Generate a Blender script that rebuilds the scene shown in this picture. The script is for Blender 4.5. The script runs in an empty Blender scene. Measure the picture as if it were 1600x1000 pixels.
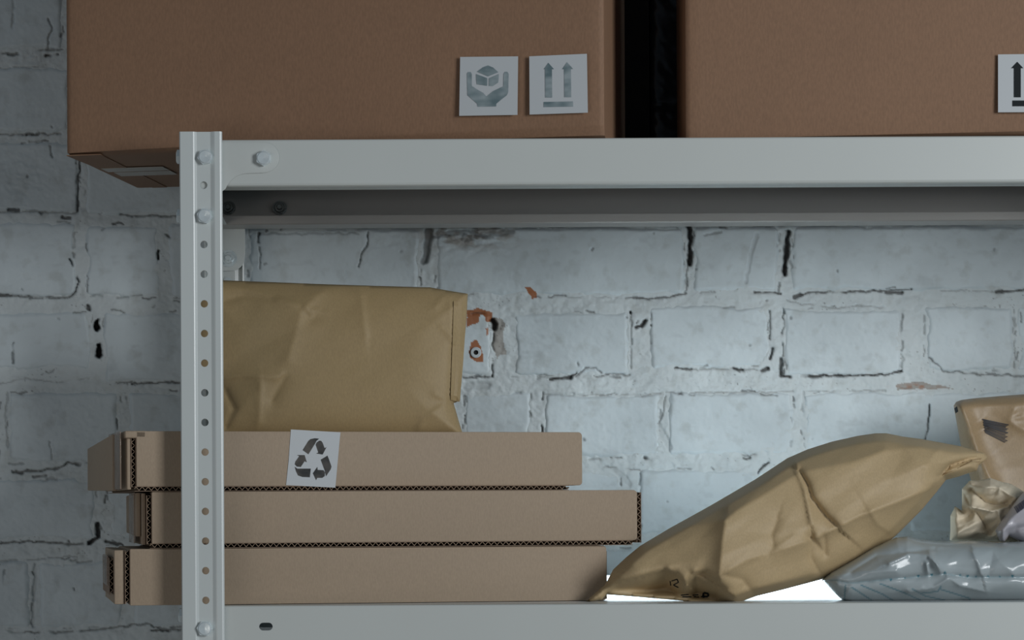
import bpy, bmesh, math, random
import numpy as np
from mathutils import Matrix, Vector
from mathutils.geometry import delaunay_2d_cdt

sc = bpy.context.scene
COL = sc.collection
random.seed(7)

# ------------------------------------------------------------------ camera
F = 3700.0; D = 2.0; X0 = 600.0; YH = 800.0; CZ = 1.5; ROLL = math.radians(0.3)
cam_d = bpy.data.cameras.new('camera'); cam = bpy.data.objects.new('camera', cam_d); COL.objects.link(cam)
cam_d.sensor_width = 36; cam_d.lens = F/1600*36
cam_d.shift_x = (800-X0)/1600; cam_d.shift_y = (YH-500)/1600
cam.matrix_world = Matrix.Translation((0, -D, CZ)) @ Matrix.Rotation(ROLL, 4, 'Y') @ Matrix.Rotation(math.pi/2, 4, 'X')
cam_d.clip_start = 0.05
sc.camera = cam

# ------------------------------------------------------------------ world, lights, exposure
w = bpy.data.worlds.new('world'); sc.world = w; w.use_nodes = True
bg = w.node_tree.nodes['Background']; bg.inputs[0].default_value = (0.60, 0.80, 1.0, 1); bg.inputs[1].default_value = 0.095

def area(name, loc, target, sx, sy, power, col):
    l = bpy.data.lights.new(name, 'AREA'); l.shape = 'RECTANGLE'; l.size = sx; l.size_y = sy; l.energy = power; l.color = col
    o = bpy.data.objects.new(name, l); COL.objects.link(o); o.location = loc
    o.rotation_euler = (Vector(target)-Vector(loc)).to_track_quat('-Z', 'Y').to_euler()
    return o
area('window_light', (1.75, -1.85, 1.98), (0.2, 0.1, 1.6), 0.8, 0.9, 33, (0.95, 0.98, 1.0))
area('left_fill_light', (-1.5, -2.2, 1.25), (0.0, 0.2, 1.6), 1.6, 1.2, 8, (1.0, 0.93, 0.86))  # unseen fill added from the left to lift the box ends

sc.view_settings.view_transform = 'Standard'; sc.view_settings.look = 'None'
sc.view_settings.gamma = 1; sc.view_settings.exposure = 0.0; sc.view_settings.use_curve_mapping = False

# ------------------------------------------------------------------ pixel <-> world helpers
cR, sR = math.cos(ROLL), math.sin(ROLL)
def ray(px, py):
    u = (px-X0)/F; v = (YH-py)/F
    return np.stack([u*cR+v*sR, np.ones_like(u)*1.0, -u*sR+v*cR], -1)
def P(px, py, Y):
    px = np.asarray(px, float); py = np.asarray(py, float); Y = np.asarray(Y, float)
    d = ray(px+0*Y, py+0*Y)*(D+Y)[..., None]
    d[..., 1] -= D; d[..., 2] += CZ
    return d
def V(px, py, Y): return Vector(P(px, py, Y).tolist())
def hit(px, py, p0, n):
    r = ray(np.asarray(px, float), np.asarray(py, float)); c = np.array([0, -D, CZ])
    t = ((np.array(p0)-c) @ np.array(n))/(r @ np.array(n))
    return c + r*t[..., None]

# ------------------------------------------------------------------ noise (numpy)
def hsh(i, j, s):
    n = (i.astype(np.int64)*374761393 + j.astype(np.int64)*668265263 + s*974711) & 0x7fffffff
    n = (n ^ (n >> 13))*1274126177 & 0x7fffffff
    n = (n ^ (n >> 16)) & 0xffffff
    return n/float(0xffffff)
def vn(x, y, s=0):
    i = np.floor(x); j = np.floor(y); a = x-i; b = y-j
    a = a*a*(3-2*a); b = b*b*(3-2*b)
    return (hsh(i, j, s)*(1-a)+hsh(i+1, j, s)*a)*(1-b)+(hsh(i, j+1, s)*(1-a)+hsh(i+1, j+1, s)*a)*b
def fbm(x, y, s=0, o=4):
    t = 0; a = .5
    for k in range(o):
        t = t+a*(vn(x, y, s+k)-.5); x = x*2.03+3.1; y = y*2.03+1.7; a *= .5
    return t*2
def facet(x, y, sz, s=0, warp=.35):
    wx = x+warp*sz*fbm(x/sz*.7, y/sz*.7, s+50, 2); wy = y+warp*sz*fbm(x/sz*.7+9, y/sz*.7, s+60, 2)
    gx = wx/sz+wy/sz*.577; gy = wy/sz*1.1547
    i = np.floor(gx); j = np.floor(gy); a = gx-i; b = gy-j
    lo = a+b < 1
    h00 = hsh(i, j, s); h10 = hsh(i+1, j, s); h01 = hsh(i, j+1, s); h11 = hsh(i+1, j+1, s)
    return np.where(lo, h00+(h10-h00)*a+(h01-h00)*b, h11+(h01-h11)*(1-a)+(h10-h11)*(1-b))-.5
def sstep(a, b, x):
    t = np.clip((x-a)/(b-a), 0, 1); return t*t*(3-2*t)
def pdist(x, y, pts, closed=False):
    """distance to polyline, and the side sign"""
    pts = np.array(pts, float); n = len(pts)
    best = np.full(x.shape, 1e9); side = np.zeros(x.shape)
    for k in range(n if closed else n-1):
        a = pts[k]; b = pts[(k+1) % n]; d = b-a; L = d@d
        if L == 0: continue
        t = np.clip(((x-a[0])*d[0]+(y-a[1])*d[1])/L, 0, 1)
        ex = x-a[0]-t*d[0]; ey = y-a[1]-t*d[1]; e = np.hypot(ex, ey)
        m = e < best; best = np.where(m, e, best); side = np.where(m, np.sign(d[0]*ey-d[1]*ex), side)
    return best, side
def inside(x, y, pts):
    pts = np.array(pts, float); r = np.zeros(x.shape, bool); n = len(pts)
    for k in range(n):
        a = pts[k]; b = pts[(k+1) % n]
        if a[1] == b[1]: continue
        c = ((a[1] > y) != (b[1] > y)) & (x < (b[0]-a[0])*(y-a[1])/(b[1]-a[1])+a[0]); r ^= c
    return r

# ------------------------------------------------------------------ object helpers
def origin(o):
    v = Vector((0, 0, 0))
    while o is not None: v = v+o.location; o = o.parent
    return v
def obj(name, verts, faces, mat, parent=None, smooth=False, attrs=None, loc=None):
    verts = np.asarray(verts, float).reshape(-1, 3)
    base = np.array(origin(parent)) if parent else np.zeros(3)
    l = np.zeros(3)
    if loc is not None: l = np.array(loc)-base
    me = bpy.data.meshes.new(name)
    me.from_pydata((verts-base-l).tolist(), [], [tuple(int(q) for q in f) for f in faces])
    me.materials.append(mat)
    if attrs:
        for k, a in attrs.items():
            at = me.attributes.new(k, 'FLOAT', 'POINT'); at.data.foreach_set('value', np.asarray(a, np.float32))
    if smooth: me.polygons.foreach_set('use_smooth', [True]*len(me.polygons))
    me.update()
    o = bpy.data.objects.new(name, me); COL.objects.link(o); o.location = l
    if parent: o.parent = parent
    return o
def tag(o, label, cat, group=None):
    o['label'] = label; o['category'] = cat
    if group: o['group'] = group
    return o
def thing(name, loc, label, cat, group=None):
    o = bpy.data.objects.new(name, None); COL.objects.link(o); o.location = loc; o.empty_display_size = .02
    return tag(o, label, cat, group)
class MB:
    def __init__(s): s.v = []; s.f = []
    def add(s, vs, fs):
        n = len(s.v); s.v += [tuple(map(float, v)) for v in vs]; s.f += [tuple(n+i for i in f) for f in fs]; return s
    def box(s, o, a, b, c):
        o, a, b, c = map(lambda q: np.array(q, float), (o, a, b, c))
        vs = [o, o+a, o+a+b, o+b, o+c, o+a+c, o+a+b+c, o+b+c]
        return s.add(vs, [(0, 3, 2, 1), (4, 5, 6, 7), (0, 1, 5, 4), (1, 2, 6, 5), (2, 3, 7, 6), (3, 0, 4, 7)])
    def prism(s, ring, ext):
        n = len(ring); r = [np.array(q, float) for q in ring]; e = np.array(ext, float)
        vs = r+[q+e for q in r]
        return s.add(vs, [tuple(range(n))[::-1], tuple(range(n, 2*n))]+[(k, (k+1) % n, n+(k+1) % n, n+k) for k in range(n)])
    def strip(s, prof, ext):     # open profile extruded
        n = len(prof); r = [np.array(q, float) for q in prof]; e = np.array(ext, float)
        return s.add(r+[q+e for q in r], [(k, k+1, n+k+1, n+k) for k in range(n-1)])
    def build(s, name, mat, parent=None, smooth=False, bevel=0, **k):
        o = obj(name, s.v, s.f, mat, parent, smooth, **k)
        bm = bmesh.new(); bm.from_mesh(o.data); bmesh.ops.recalc_face_normals(bm, faces=bm.faces); bm.to_mesh(o.data); bm.free()
        if bevel:
            m = o.modifiers.new('bevel', 'BEVEL'); m.width = bevel; m.segments = 3; m.limit_method = 'ANGLE'; m.angle_limit = .6; m.harden_normals = False
            o.data.polygons.foreach_set('use_smooth', [True]*len(o.data.polygons))
        return o

# ------------------------------------------------------------------ materials
def M(name, col, rough=.6, metal=0., **k):
    m = bpy.data.materials.new(name); m.use_nodes = True; b = m.node_tree.nodes['Principled BSDF']
    b.inputs['Base Color'].default_value = (*col, 1); b.inputs['Roughness'].default_value = rough; b.inputs['Metallic'].default_value = metal
    for a, v in k.items(): b.inputs[a.replace('_', ' ')].default_value = v
    return m
def nt(m): return m.node_tree.nodes, m.node_tree.links, m.node_tree.nodes['Principled BSDF']
def noise(m, scale, det=4, stretch=None):
    N, L, b = nt(m); n = N.new('ShaderNodeTexNoise'); n.inputs['Scale'].default_value = scale; n.inputs['Detail'].default_value = det
    t = N.new('ShaderNodeTexCoord')
    mp = N.new('ShaderNodeMapping'); L.new(t.outputs['Object'], mp.inputs[0]); L.new(mp.outputs[0], n.inputs['Vector'])
    if stretch: mp.inputs['Scale'].default_value = stretch
    return n
def ramp(m, src, c0, c1, p0=.35, p1=.65):
    N, L, b = nt(m); r = N.new('ShaderNodeValToRGB'); r.color_ramp.elements[0].position = p0; r.color_ramp.elements[1].position = p1
    r.color_ramp.elements[0].color = (*c0, 1); r.color_ramp.elements[1].color = (*c1, 1); L.new(src, r.inputs[0]); return r
def mix(m, fac, a, b_, typ='MIX'):
    N, L, b = nt(m); x = N.new('ShaderNodeMix'); x.data_type = 'RGBA'; x.blend_type = typ
    if isinstance(fac, float): x.inputs[0].default_value = fac
    else: L.new(fac, x.inputs[0])
    for s, i in ((a, 6), (b_, 7)):
        if isinstance(s, tuple): x.inputs[i].default_value = (*s, 1)
        else: L.new(s, x.inputs[i])
    return x.outputs[2]
def bump(m, src, dist, strength=1., prev=None):
    N, L, b = nt(m); u = N.new('ShaderNodeBump'); u.inputs['Distance'].default_value = dist; u.inputs['Strength'].default_value = strength
    L.new(src, u.inputs['Height'])
    if prev: L.new(prev.outputs[0], u.inputs['Normal'])
    L.new(u.outputs[0], b.inputs['Normal']); return u
def attr(m, name):
    N, L, b = nt(m); a = N.new('ShaderNodeAttribute'); a.attribute_name = name; return a.outputs['Fac']
def base(m, s): N, L, b = nt(m); L.new(s, b.inputs['Base Color'])

def paper_mat(name, c, dv=.12, rough=.62, ink=None, sheen=0., scale=1.):
    m = M(name, c, rough)
    n1 = noise(m, 900*scale, 3, (1, 1, .35)); n2 = noise(m, 9, 3)
    a = ramp(m, n1.outputs[0], tuple(x*(1-dv) for x in c), tuple(min(1, x*(1+dv)) for x in c), .3, .7)
    b = ramp(m, n2.outputs[0], (1-dv*.7,)*3, (1,)*3, .3, .7)
    col = mix(m, 1., a.outputs[0], b.outputs[0], 'MULTIPLY')
    if ink: col = mix(m, attr(m, 'ink'), col, ink)
    base(m, col); bump(m, n1.outputs[0], .0002, .35)
    if sheen: nt(m)[2].inputs['Sheen Weight'].default_value = sheen
    return m
MAT = {}
MAT['kraft'] = paper_mat('kraft_paper', (.365, .265, .133), .07, .6)
MAT['kraft_b'] = paper_mat('kraft_paper_parcel', (.485, .36, .20), .07, .58)
MAT['kraft_shade'] = paper_mat('kraft_paper_mouth_shade', (.30, .20, .10), .09, .6)  # darker kraft, paints the shade in the parcel mouth
MAT['kraft_c'] = paper_mat('kraft_paper_glossy', (.38, .27, .155), .08, .45)
MAT['beige'] = paper_mat('beige_paper', (.68, .60, .46), .05, .78)
MAT['card'] = paper_mat('flat_box_cardboard', (.375, .288, .205), .06, .7)
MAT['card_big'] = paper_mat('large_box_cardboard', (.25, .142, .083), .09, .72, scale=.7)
MAT['liner'] = paper_mat('cardboard_liner', (.26, .18, .125), .1, .75)
MAT['flute'] = paper_mat('cardboard_flute', (.33, .24, .165), .08, .75)
MAT['inner'] = M('box_inside', (.10, .065, .045), .8)
# painted steel
def steel(name, c, rough, spec=.5):
    m = M(name, c, rough); n = noise(m, 5, 3); r = ramp(m, n.outputs[0], tuple(x*.96 for x in c), c); base(m, r.outputs[0])
    n2 = noise(m, 700, 2); bump(m, n2.outputs[0], .00006, .3); return m
MAT['steel'] = steel('painted_grey_steel', (.54, .572, .555), .38)
MAT['panel'] = steel('white_shelf_enamel', (.62, .66, .67), .22)
MAT['post'] = steel('painted_post_steel', (.58, .625, .62), .30)
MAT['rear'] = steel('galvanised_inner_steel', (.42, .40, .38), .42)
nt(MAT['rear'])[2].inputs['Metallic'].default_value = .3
MAT['zinc'] = M('zinc_bolt', (.78, .86, .88), .26, .45)
n = noise(MAT['zinc'], 600, 3); bump(MAT['zinc'], n.outputs[0], .0002, .5)
MAT['zinc_d'] = M('zinc_nut', (.34, .34, .33), .25, 1.0)
MAT['label'] = M('white_label_paper', (.50, .53, .55), .5)
MAT['ink'] = M('black_ink', (.014, .018, .02), .7, Specular_IOR_Level=.2)
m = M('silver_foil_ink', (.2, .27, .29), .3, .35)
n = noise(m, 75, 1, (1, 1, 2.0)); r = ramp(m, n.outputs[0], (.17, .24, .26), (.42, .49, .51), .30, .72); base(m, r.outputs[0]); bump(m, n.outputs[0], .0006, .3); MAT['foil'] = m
m = M('recycling_ink', (.035, .03, .028), .25); n = noise(m, 80, 2); r = ramp(m, n.outputs[0], (.012, .014, .014), (.085, .075, .065)); base(m, r.outputs[0]); MAT['rink'] = m
MAT['tape'] = M('clear_brown_tape', (.40, .31, .24), .12, 0)
MAT['tape'].node_tree.nodes['Principled BSDF'].inputs['Alpha'].default_value = .55
MAT['ptape'] = M('pale_packing_tape', (.34, .31, .27), .3)
MAT['grey_poly'] = M('grey_poly_film', (.33, .38, .40), .2)
c = mix(MAT['grey_poly'], attr(MAT['grey_poly'], 'ink'), (.36, .41, .425), (.03, .16, .21)); base(MAT['grey_poly'], c)
n = noise(MAT['grey_poly'], 45, 3); bump(MAT['grey_poly'], n.outputs[0], .0015, .35)
MAT['white_poly'] = M('white_poly_film', (.47, .46, .50), .3)
MAT['black_filler'] = M('black_filler_skin', (.008, .008, .008), .7)  # skin of the black block added to darken the box gap
MAT['black_filler_film'] = M('black_filler_film', (.016, .02, .026), .25)  # film of the second filler added in the box gap

MAT['plug'] = M('wall_plug_white', (.55, .6, .62), .4)
MAT['dark'] = M('dark_hole', (.01, .01, .01), .8)
m = M('added_glow_surface', (.9, .95, 1), .4); b_ = nt(m)[2]; b_.inputs['Emission Color'].default_value = (.72, .89, 1, 1); b_.inputs['Emission Strength'].default_value = 4.5; MAT['lamp'] = m  # glowing surface of the added bar that brightens shelf and wall

def wall_mat(name, c, rough):
    m = M(name, c, rough)
    n1 = noise(m, 14, 6); n2 = noise(m, 260, 4); n3 = noise(m, 55, 6)
    a = ramp(m, n1.outputs[0], tuple(x*.86 for x in c), tuple(min(1, x*1.06) for x in c), .3, .7)
    sp = ramp(m, n3.outputs[0], (.86, .85, .83), (1, 1, 1), .30, .46)
    col = mix(m, 1., a.outputs[0], sp.outputs[0], 'MULTIPLY')
    col = mix(m, attr(m, 'bare'), col, (.30, .27, .235))
    col = mix(m, attr(m, 'orange'), col, (.36, .135, .055))
    col = mix(m, attr(m, 'dirt'), col, (.022, .018, .016))
    base(m, col); u = bump(m, n2.outputs[0], .0006, .5); bump(m, n3.outputs[0], .0012, .4, u); return m
MAT['brick'] = wall_mat('white_painted_brick', (.62, .695, .725), .5)
MAT['mortar'] = wall_mat('white_painted_mortar', (.63, .69, .705), .6)
N, L, b = nt(MAT['brick'])
for nd in N:
    if nd.type == 'BUMP': nd.inputs['Strength'].default_value *= .45
m = M('concrete_floor', (.16, .155, .15), .7); n = noise(m, 6, 6); r = ramp(m, n.outputs[0], (.28, .28, .27), (.36, .355, .35)); base(m, r.outputs[0]); MAT['floor'] = m

# ------------------------------------------------------------------ back wall: mortar bed + individual bricks
YW = 0.345
# features: (polyline px, width px, depth mm, dirt 0..1)
CR = [([(670,362),(668,395),(664,408)],12,5,.62),([(685,366),(720,362),(760,366),(800,362)],9,2,.35),([(1076,356),(1079,380),(1077,412)],8,8,.95),([(1074,412),(1072,450)],1.6,2,.5),
([(1232,362),(1229,392),(1225,428)],8,8,.95),([(1222,430),(1217,457)],2.5,2,.5),([(836,462),(860,463),(885,463)],2,2,.6),([(978,465),(1010,467),(1040,465),(1072,458)],2.2,2,.75),
([(885,463),(978,465)],1,1,.3),([(1240,464),(1262,458),(1320,456),(1375,455),(1425,453)],2,3,.75),([(1242,464),(1250,460)],6,4,.8),([(1384,457),(1408,458)],5,3,.8),([(1470,454),(1555,455)],1,1,.35),([(1555,456),(1600,453),(1700,452)],2.6,3,.85),
([(1180,457),(1220,458)],2.6,3,.85),([(1223,588),(1300,587),(1380,586),(1408,580)],2.6,4,.9),([(1224,482),(1223,560)],1.5,3,.5),([(1221,562),(1220,588)],5,5,.8),([(1204,486),(1204,505),(1203,530)],1.8,3,.6),([(1207,546),(1203,562)],3.5,4,.85),
([(1410,490),(1408,520),(1410,548)],1.8,2,.5),([(1450,560),(1475,580),(1540,585),(1600,588),(1680,590)],1.8,2,.6),([(860,593),(893,589)],5,6,.9),([(893,590),(901,582),(902,568)],2.4,3,.8),([(900,588),(915,576),(930,574),(938,581)],1.8,2,.6),
([(945,584),(984,586)],1.6,2,.5),([(800,590),(860,590)],1.3,1.5,.4),([(1056,576),(1080,577)],2.4,3,.8),([(1080,577),(1190,577)],1.2,1.5,.4),([(1190,578),(1200,576)],5,4,.85),([(1147,576),(1160,578)],4.5,4,.85),
([(994,511),(1003,510),(1010,500)],4.5,6,.9),([(986,490),(986,575)],1.2,2,.4),([(985,487),(986,489)],4,5,.9),([(725,590),(769,588),(770,570)],2,3,.8),([(770,500),(774,506),(773,512)],9,8,.9),([(771,520),(770,545)],2.5,3,.6),
([(1451,632),(1453,650),(1449,662),(1451,672),(1444,692)],2,3,.75),([(1583,485),(1586,575)],1.2,1.5,.45),([(1008,716),(1018,717)],3.6,3,.85),([(1163,716),(1172,715)],3,3,.7),([(1184,740),(1192,728),(1200,722)],3,4,.8),([(915,732),(960,730),(990,734),(1000,735)],1.5,2,.45),([(920,718),(935,717)],3,1,.35),
([(848,615),(847,625)],1.6,3,.6),([(846,665),(846,678)],2.4,3,.8),([(828,617),(828,628)],2,2,.6),([(1040,620),(1036,640),(1028,662)],1.5,2,.5),([(1030,665),(1045,700)],10,1.2,.10),
([(405,364),(404,378)],4,3,.8),([(404,384),(406,402),(407,420)],1.4,2,.6),([(575,362),(573,382),(564,398),(560,418)],1.6,3,.6),([(405,364),(470,365),(560,364)],3,1.2,.3),([(1125,362),(1100,368)],3,1,.3),([(1182,366),(1172,405),(1165,440)],5,1.2,.16),
([(0,83),(20,84),(70,78),(98,77)],2,3,.6),([(72,86),(89,86)],4,4,.85),([(12,86),(30,85)],3,3,.7),([(74,29),(81,40),(81,48),(76,62),(75,77)],1.8,2,.55),([(20,0),(21,60)],2.5,1.5,.25),([(0,107),(60,105)],1.4,1,.3),
([(0,210),(96,209)],1.5,3,.5),([(40,211),(60,210)],3,4,.8),([(78,228),(82,246)],2,2,.5),([(125,248),(123,290),(122,330)],2.6,4,.75),([(126,244),(128,247)],4,3,.8),([(0,330),(50,331),(122,333)],1.5,2,.45),([(14,327),(30,328)],4,3,.8),([(187,336),(225,337),(280,338)],2.2,3,.65),([(98,339),(108,340)],4.5,3,.8),
([(0,461),(20,464),(60,463),(85,467),(106,464),(119,455),(122,440),(119,418),(108,405)],2.4,4,.7),([(0,461),(18,463)],4.5,4,.85),([(248,392),(248,404)],5,6,.9),([(260,366),(268,372)],3,3,.6),([(137,478),(141,483)],4,4,.8),([(175,485),(195,488)],2.2,2,.6),([(152,503),(153,513)],9.5,14,1),([(154,541),(155,555)],9.5,14,1),
([(22,536),(19,550),(20,568)],2,3,.6),([(205,600),(240,598),(283,598)],2.2,3,.75),([(0,600),(40,590),(90,597),(140,592)],1.4,1.2,.35),([(183,655),(183,669)],2,3,.7),([(12,615),(8,650),(12,700)],2.2,2,.35),([(18,735),(50,737),(90,731),(108,722),(125,726)],2.4,4,.65),([(20,737),(34,738)],5,3,.8),([(78,690),(80,718)],1.3,1,.4),
([(152,818),(153,840),(140,848)],5,8,.9),([(0,848),(60,846),(110,850),(140,848)],2.2,4,.65),([(165,847),(192,851)],4,4,.8),([(153,815),(157,826)],3,3,.6),([(0,876),(50,874),(120,868)],1.3,1.3,.35),
([(0,983),(20,988),(80,988),(140,985),(190,978),(230,975),(262,983),(283,984)],2,3,.55),([(238,984),(262,984)],3.4,3,.85),([(55,880),(52,980)],4,2.5,.18),([(7,890),(5,920)],2,2,.4),([(185,262),(200,258)],1,1,.2),
([(1000,740),(998,756)],1.2,1.5,.4),([(960,733),(985,757)],8,1,.12),([(1425,605),(1405,607)],1,1,.2),([(1384,610),(1340,611),(1260,612)],1.2,1.2,.35),([(1255,612),(1253,640)],3,1.5,.25),([(1040,614),(1240,612)],1.6,1.5,.3),([(850,617),(1030,615)],1.3,1.5,.3),([(760,602),(728,604)],12,1,.22),([(1230,470),(1300,482),(1340,478),(1380,480)],1.2,1.2,.35)]
for k in range(70):   # small pits and specks
    a, b_ = random.uniform(0, 1600), random.uniform(0, 980)
    CR.append(([(a, b_), (a+random.uniform(-3, 3), b_+random.uniform(-2, 2))], random.uniform(1.6, 3), 1.5, random.uniform(.3, .75)))
ORANGE = [[(730,484),(745,482),(768,488),(769,503),(760,504),(757,494),(751,491),(748,503),(739,508),(730,512)],[(737,534),(744,530),(751,540),(755,556),(753,566),(744,564),(735,560),(733,550)],
          [(819,448),(829,449),(838,456),(838,463),(831,467),(829,460),(823,456)],[(758,515),(763,512),(762,526),(759,524)]]
BARE = [[(771,496),(786,496),(790,508),(786,522),(789,540),(791,553),(782,556),(776,560),(770,545)],[(1398,600),(1440,597),(1490,607),(1402,609)]]
def field(px, py):
    dep = np.zeros(px.shape); dirt = np.zeros(px.shape); org = np.zeros(px.shape); bare = np.zeros(px.shape)
    wx = px+3.4*fbm(px/11, py/11, 21, 4); wy = py+3.4*fbm(px/11, py/11, 22, 4)
    for pts, wd, dm, dr in CR:
        q = np.array(pts); pad = wd+8
        i0, i1 = np.searchsorted(px[0], (q[:, 0].min()-pad, q[:, 0].max()+pad)); j0, j1 = np.searchsorted(py[:, 0], (q[:, 1].min()-pad, q[:, 1].max()+pad))
        if i0 == i1 or j0 == j1: continue
        m = (slice(j0, j1), slice(i0, i1))
        d, _ = pdist(wx[m], wy[m], pts)
        br = .62+.9*vn(px[m]/9, py[m]/9, 31)
        h = (1-sstep(wd*.26*br, wd*.5*br+.9, d))*sstep(.12, .34, vn(px[m]/17, py[m]/17, 35)+(.25 if wd > 4 else 0))
        dep[m] = np.maximum(dep[m], h*dm*1e-3); dirt[m] = np.maximum(dirt[m], h*dr)
    for pl in ORANGE: org = np.maximum(org, inside(wx, wy, pl)*1.0)
    for pl in BARE: bare = np.maximum(bare, inside(wx, wy, pl)*.8)
    # rough spalled patch under the beam and flaky areas
    def blob(cx, cy, rx, ry): return np.exp(-(((px-cx)/rx)**2+((py-cy)/ry)**2)*1.4)
    sp = blob(735, 375, 75, 24)+.8*blob(610, 375, 90, 30)+.5*blob(450, 370, 80, 14)+.7*blob(40, 280, 60, 45)+.5*blob(1180, 585, 130, 14)
    rough = np.clip(sp, 0, 1)
    dep += rough*(.0022*np.abs(fbm(px/22, py/14, 5, 4)))
    dirt = np.maximum(dirt, np.clip(blob(725, 368, 60, 16)*sstep(.0, .5, fbm(px/14, py/10, 8, 3))*1.3, 0, .55))
    bare = np.maximum(bare, np.clip(1.6*blob(735, 366, 70, 22)*sstep(-.25, .3, fbm(px/22, py/9, 18, 4)), 0, .7))
    dep += .003*np.clip(blob(735, 372, 75, 26), 0, 1)*np.abs(fbm(px/16+py/30, py/8, 19, 4))
    edge_sm = sstep(.32, .6, fbm(px/30, py/18, 77, 4))*.10
    dirt = np.maximum(dirt, edge_sm)
    org = np.maximum(org, np.clip(blob(1435, 604, 34, 5)*.75, 0, .7)*sstep(-.2, .25, fbm(px/9, py/4, 15, 2)))
    return dep, dirt, org, bare
# bricks seen in the photograph (px x0, y0, x1, y1 at the wall)
BR = [(-150,-30,98,78),(118,-30,360,76),(-120,105,108,208),(125,105,330,207),(-60,223,122,331),(132,222,350,336),(-60,347,118,462),(136,352,250,464),(266,350,372,466),
(-40,489,140,577),(162,488,372,597),(12,613,184,722),(200,612,372,728),(-60,748,148,842),(168,748,372,842),(-60,877,48,982),(62,876,190,978),(208,872,372,980),
(388,358,656,456),(684,356,1070,461),(1085,354,1216,455),(1238,352,1640,453),(560,489,769,588),(372,486,545,588),(805,487,985,586),(1016,478,1203,575),(1224,482,1408,586),(1446,478,1583,580),(1591,478,1780,582),
(725,613,828,706),(388,614,560,716),(574,614,712,714),(849,616,1030,713),(1046,614,1239,710),(1256,612,1640,704),(390,738,600,838),(615,738,780,838),(795,736,974,836),(999,733,1196,834),(1214,730,1404,832),(1420,728,1640,830),
(388,862,660,962),(674,862,860,960),(876,858,1066,958),(1082,856,1272,954),(1288,854,1480,952),(1496,852,1700,950)]
row = [(-395,-30,-170,78),(-330,105,-138,208),(-290,223,-76,331),(-330,347,-76,462),(-300,489,-56,590),(-340,613,-4,728),(-300,748,-76,842),(-320,877,-76,982),
       (1656,352,1990,453),(1796,478,1990,582),(1656,612,1900,704),(1656,728,1850,830),(1716,850,1950,950)]
BR += row
yy = 330
for k, (t_, b2) in enumerate(((228,332),(103,208),(-22,84),(-147,-42),(-272,-167))):    # rows behind the upper boxes
    x = 372+(k % 2)*90 if k < 3 else -420+(k % 2)*100
    while x < 1900:
        L_ = random.choice((182, 186, 385)); BR.append((x, t_+random.uniform(-2, 2), x+L_, b2+random.uniform(-2, 2))); x += L_+random.uniform(14, 22)
for k, (t_, b2) in enumerate(((1003,1104),(1128,1228),(1252,1352),(1377,1478))):
    x = -420+(k % 2)*110
    while x < 1900:
        L_ = random.choice((182, 186, 385)); BR.append((x, t_+random.uniform(-2, 2), x+L_, b2+random.uniform(-2, 2))); x += L_+random.uniform(14, 22)

rb_ = random.Random(5)
for a, b2, c2, d2 in BR:      # chipped, dirty dashes along the joints
    if c2 < -20 or a > 1620 or d2 < 0 or b2 > 1000: continue
    for k in range(9):
        e = rb_.randrange(4); L_ = rb_.uniform(4, 26); wd = rb_.choice((1.1, 1.4, 1.8, 2.6)); j_ = rb_.uniform(-3, 4)
        if e < 2: x_ = rb_.uniform(a, c2-L_); y_ = (b2-j_, d2+j_)[e]; pl = [(x_, y_), (x_+L_/2, y_+rb_.uniform(-1.5, 1.5)), (x_+L_, y_+rb_.uniform(-2, 2))]
        else: y_ = rb_.uniform(b2, d2-L_*.6); x_ = (a-j_, c2+j_)[e-2]; pl = [(x_, y_), (x_+rb_.uniform(-2, 2), y_+L_*.6)]
        CR.append((pl, wd, 1.5, rb_.uniform(.25, .75)))
def gridmesh(px, py, Y):
    h, w_ = px.shape; v = P(px, py, Y).reshape(-1, 3); i = np.arange(h*w_).reshape(h, w_)
    f = np.stack([i[:-1, :-1], i[1:, :-1], i[1:, 1:], i[:-1, 1:]], -1).reshape(-1, 4)
    return v, f
def fast_obj(name, v, f, mat, parent, attrs, smooth=True):
    base_ = np.array(origin(parent)) if parent else np.zeros(3)
    v = v-base_; me = bpy.data.meshes.new(name); me.vertices.add(len(v)); me.vertices.foreach_set('co', v.astype(np.float32).ravel())
    me.loops.add(f.size); me.loops.foreach_set('vertex_index', f.astype(np.int32).ravel())
    me.polygons.add(len(f)); me.polygons.foreach_set('loop_start', np.arange(0, f.size, f.shape[1], dtype=np.int32))
    me.update(calc_edges=True); me.materials.append(mat)
    me.polygons.foreach_set('use_smooth', [smooth]*len(f))
    for k, a in attrs.items():
        at = me.attributes.new(k, 'FLOAT', 'POINT'); at.data.foreach_set('value', a.astype(np.float32).ravel())
    o = bpy.data.objects.new(name, me); COL.objects.link(o)
    if parent: o.parent = parent
    return o
# distance to the nearest brick, used to leave mortar out beneath bricks
def mortar_patch(xs, ys):
    px, py = np.meshgrid(xs, ys)
    dep, dirt, org, bare = field(px, py)
    Y = YW+.0001+.0014*fbm(px/26, py/20, 3, 5)+.0009*fbm(px/7, py/6, 4, 4)+dep
    dirt = np.maximum(dirt, .6*sstep(.40, .62, fbm(px/3.6, py/3.2, 41, 3))*sstep(.0, .35, fbm(px/60, py/40, 42, 3)))
    v, f = gridmesh(px, py, Y)
    cov = np.zeros(px.shape, bool)
    for a, b2, c2, d2 in BR: cov |= (px > a+9) & (px < c2-9) & (py > b2+9) & (py < d2-9)
    c = cov.ravel(); f = f[~c[f].all(1)]
    used = np.unique(f); mp = np.full(len(v), -1); mp[used] = np.arange(len(used))
    return v[used], mp[f], dict(dirt=dirt.ravel()[used], orange=org.ravel()[used], bare=bare.ravel()[used])
v, f, at = mortar_patch(np.arange(-420, 1921, 1.7), np.arange(-290, 1491, 1.7))
wall = fast_obj('wall_back', v, f, MAT['mortar'], None, at); wall['kind'] = 'structure'
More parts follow.
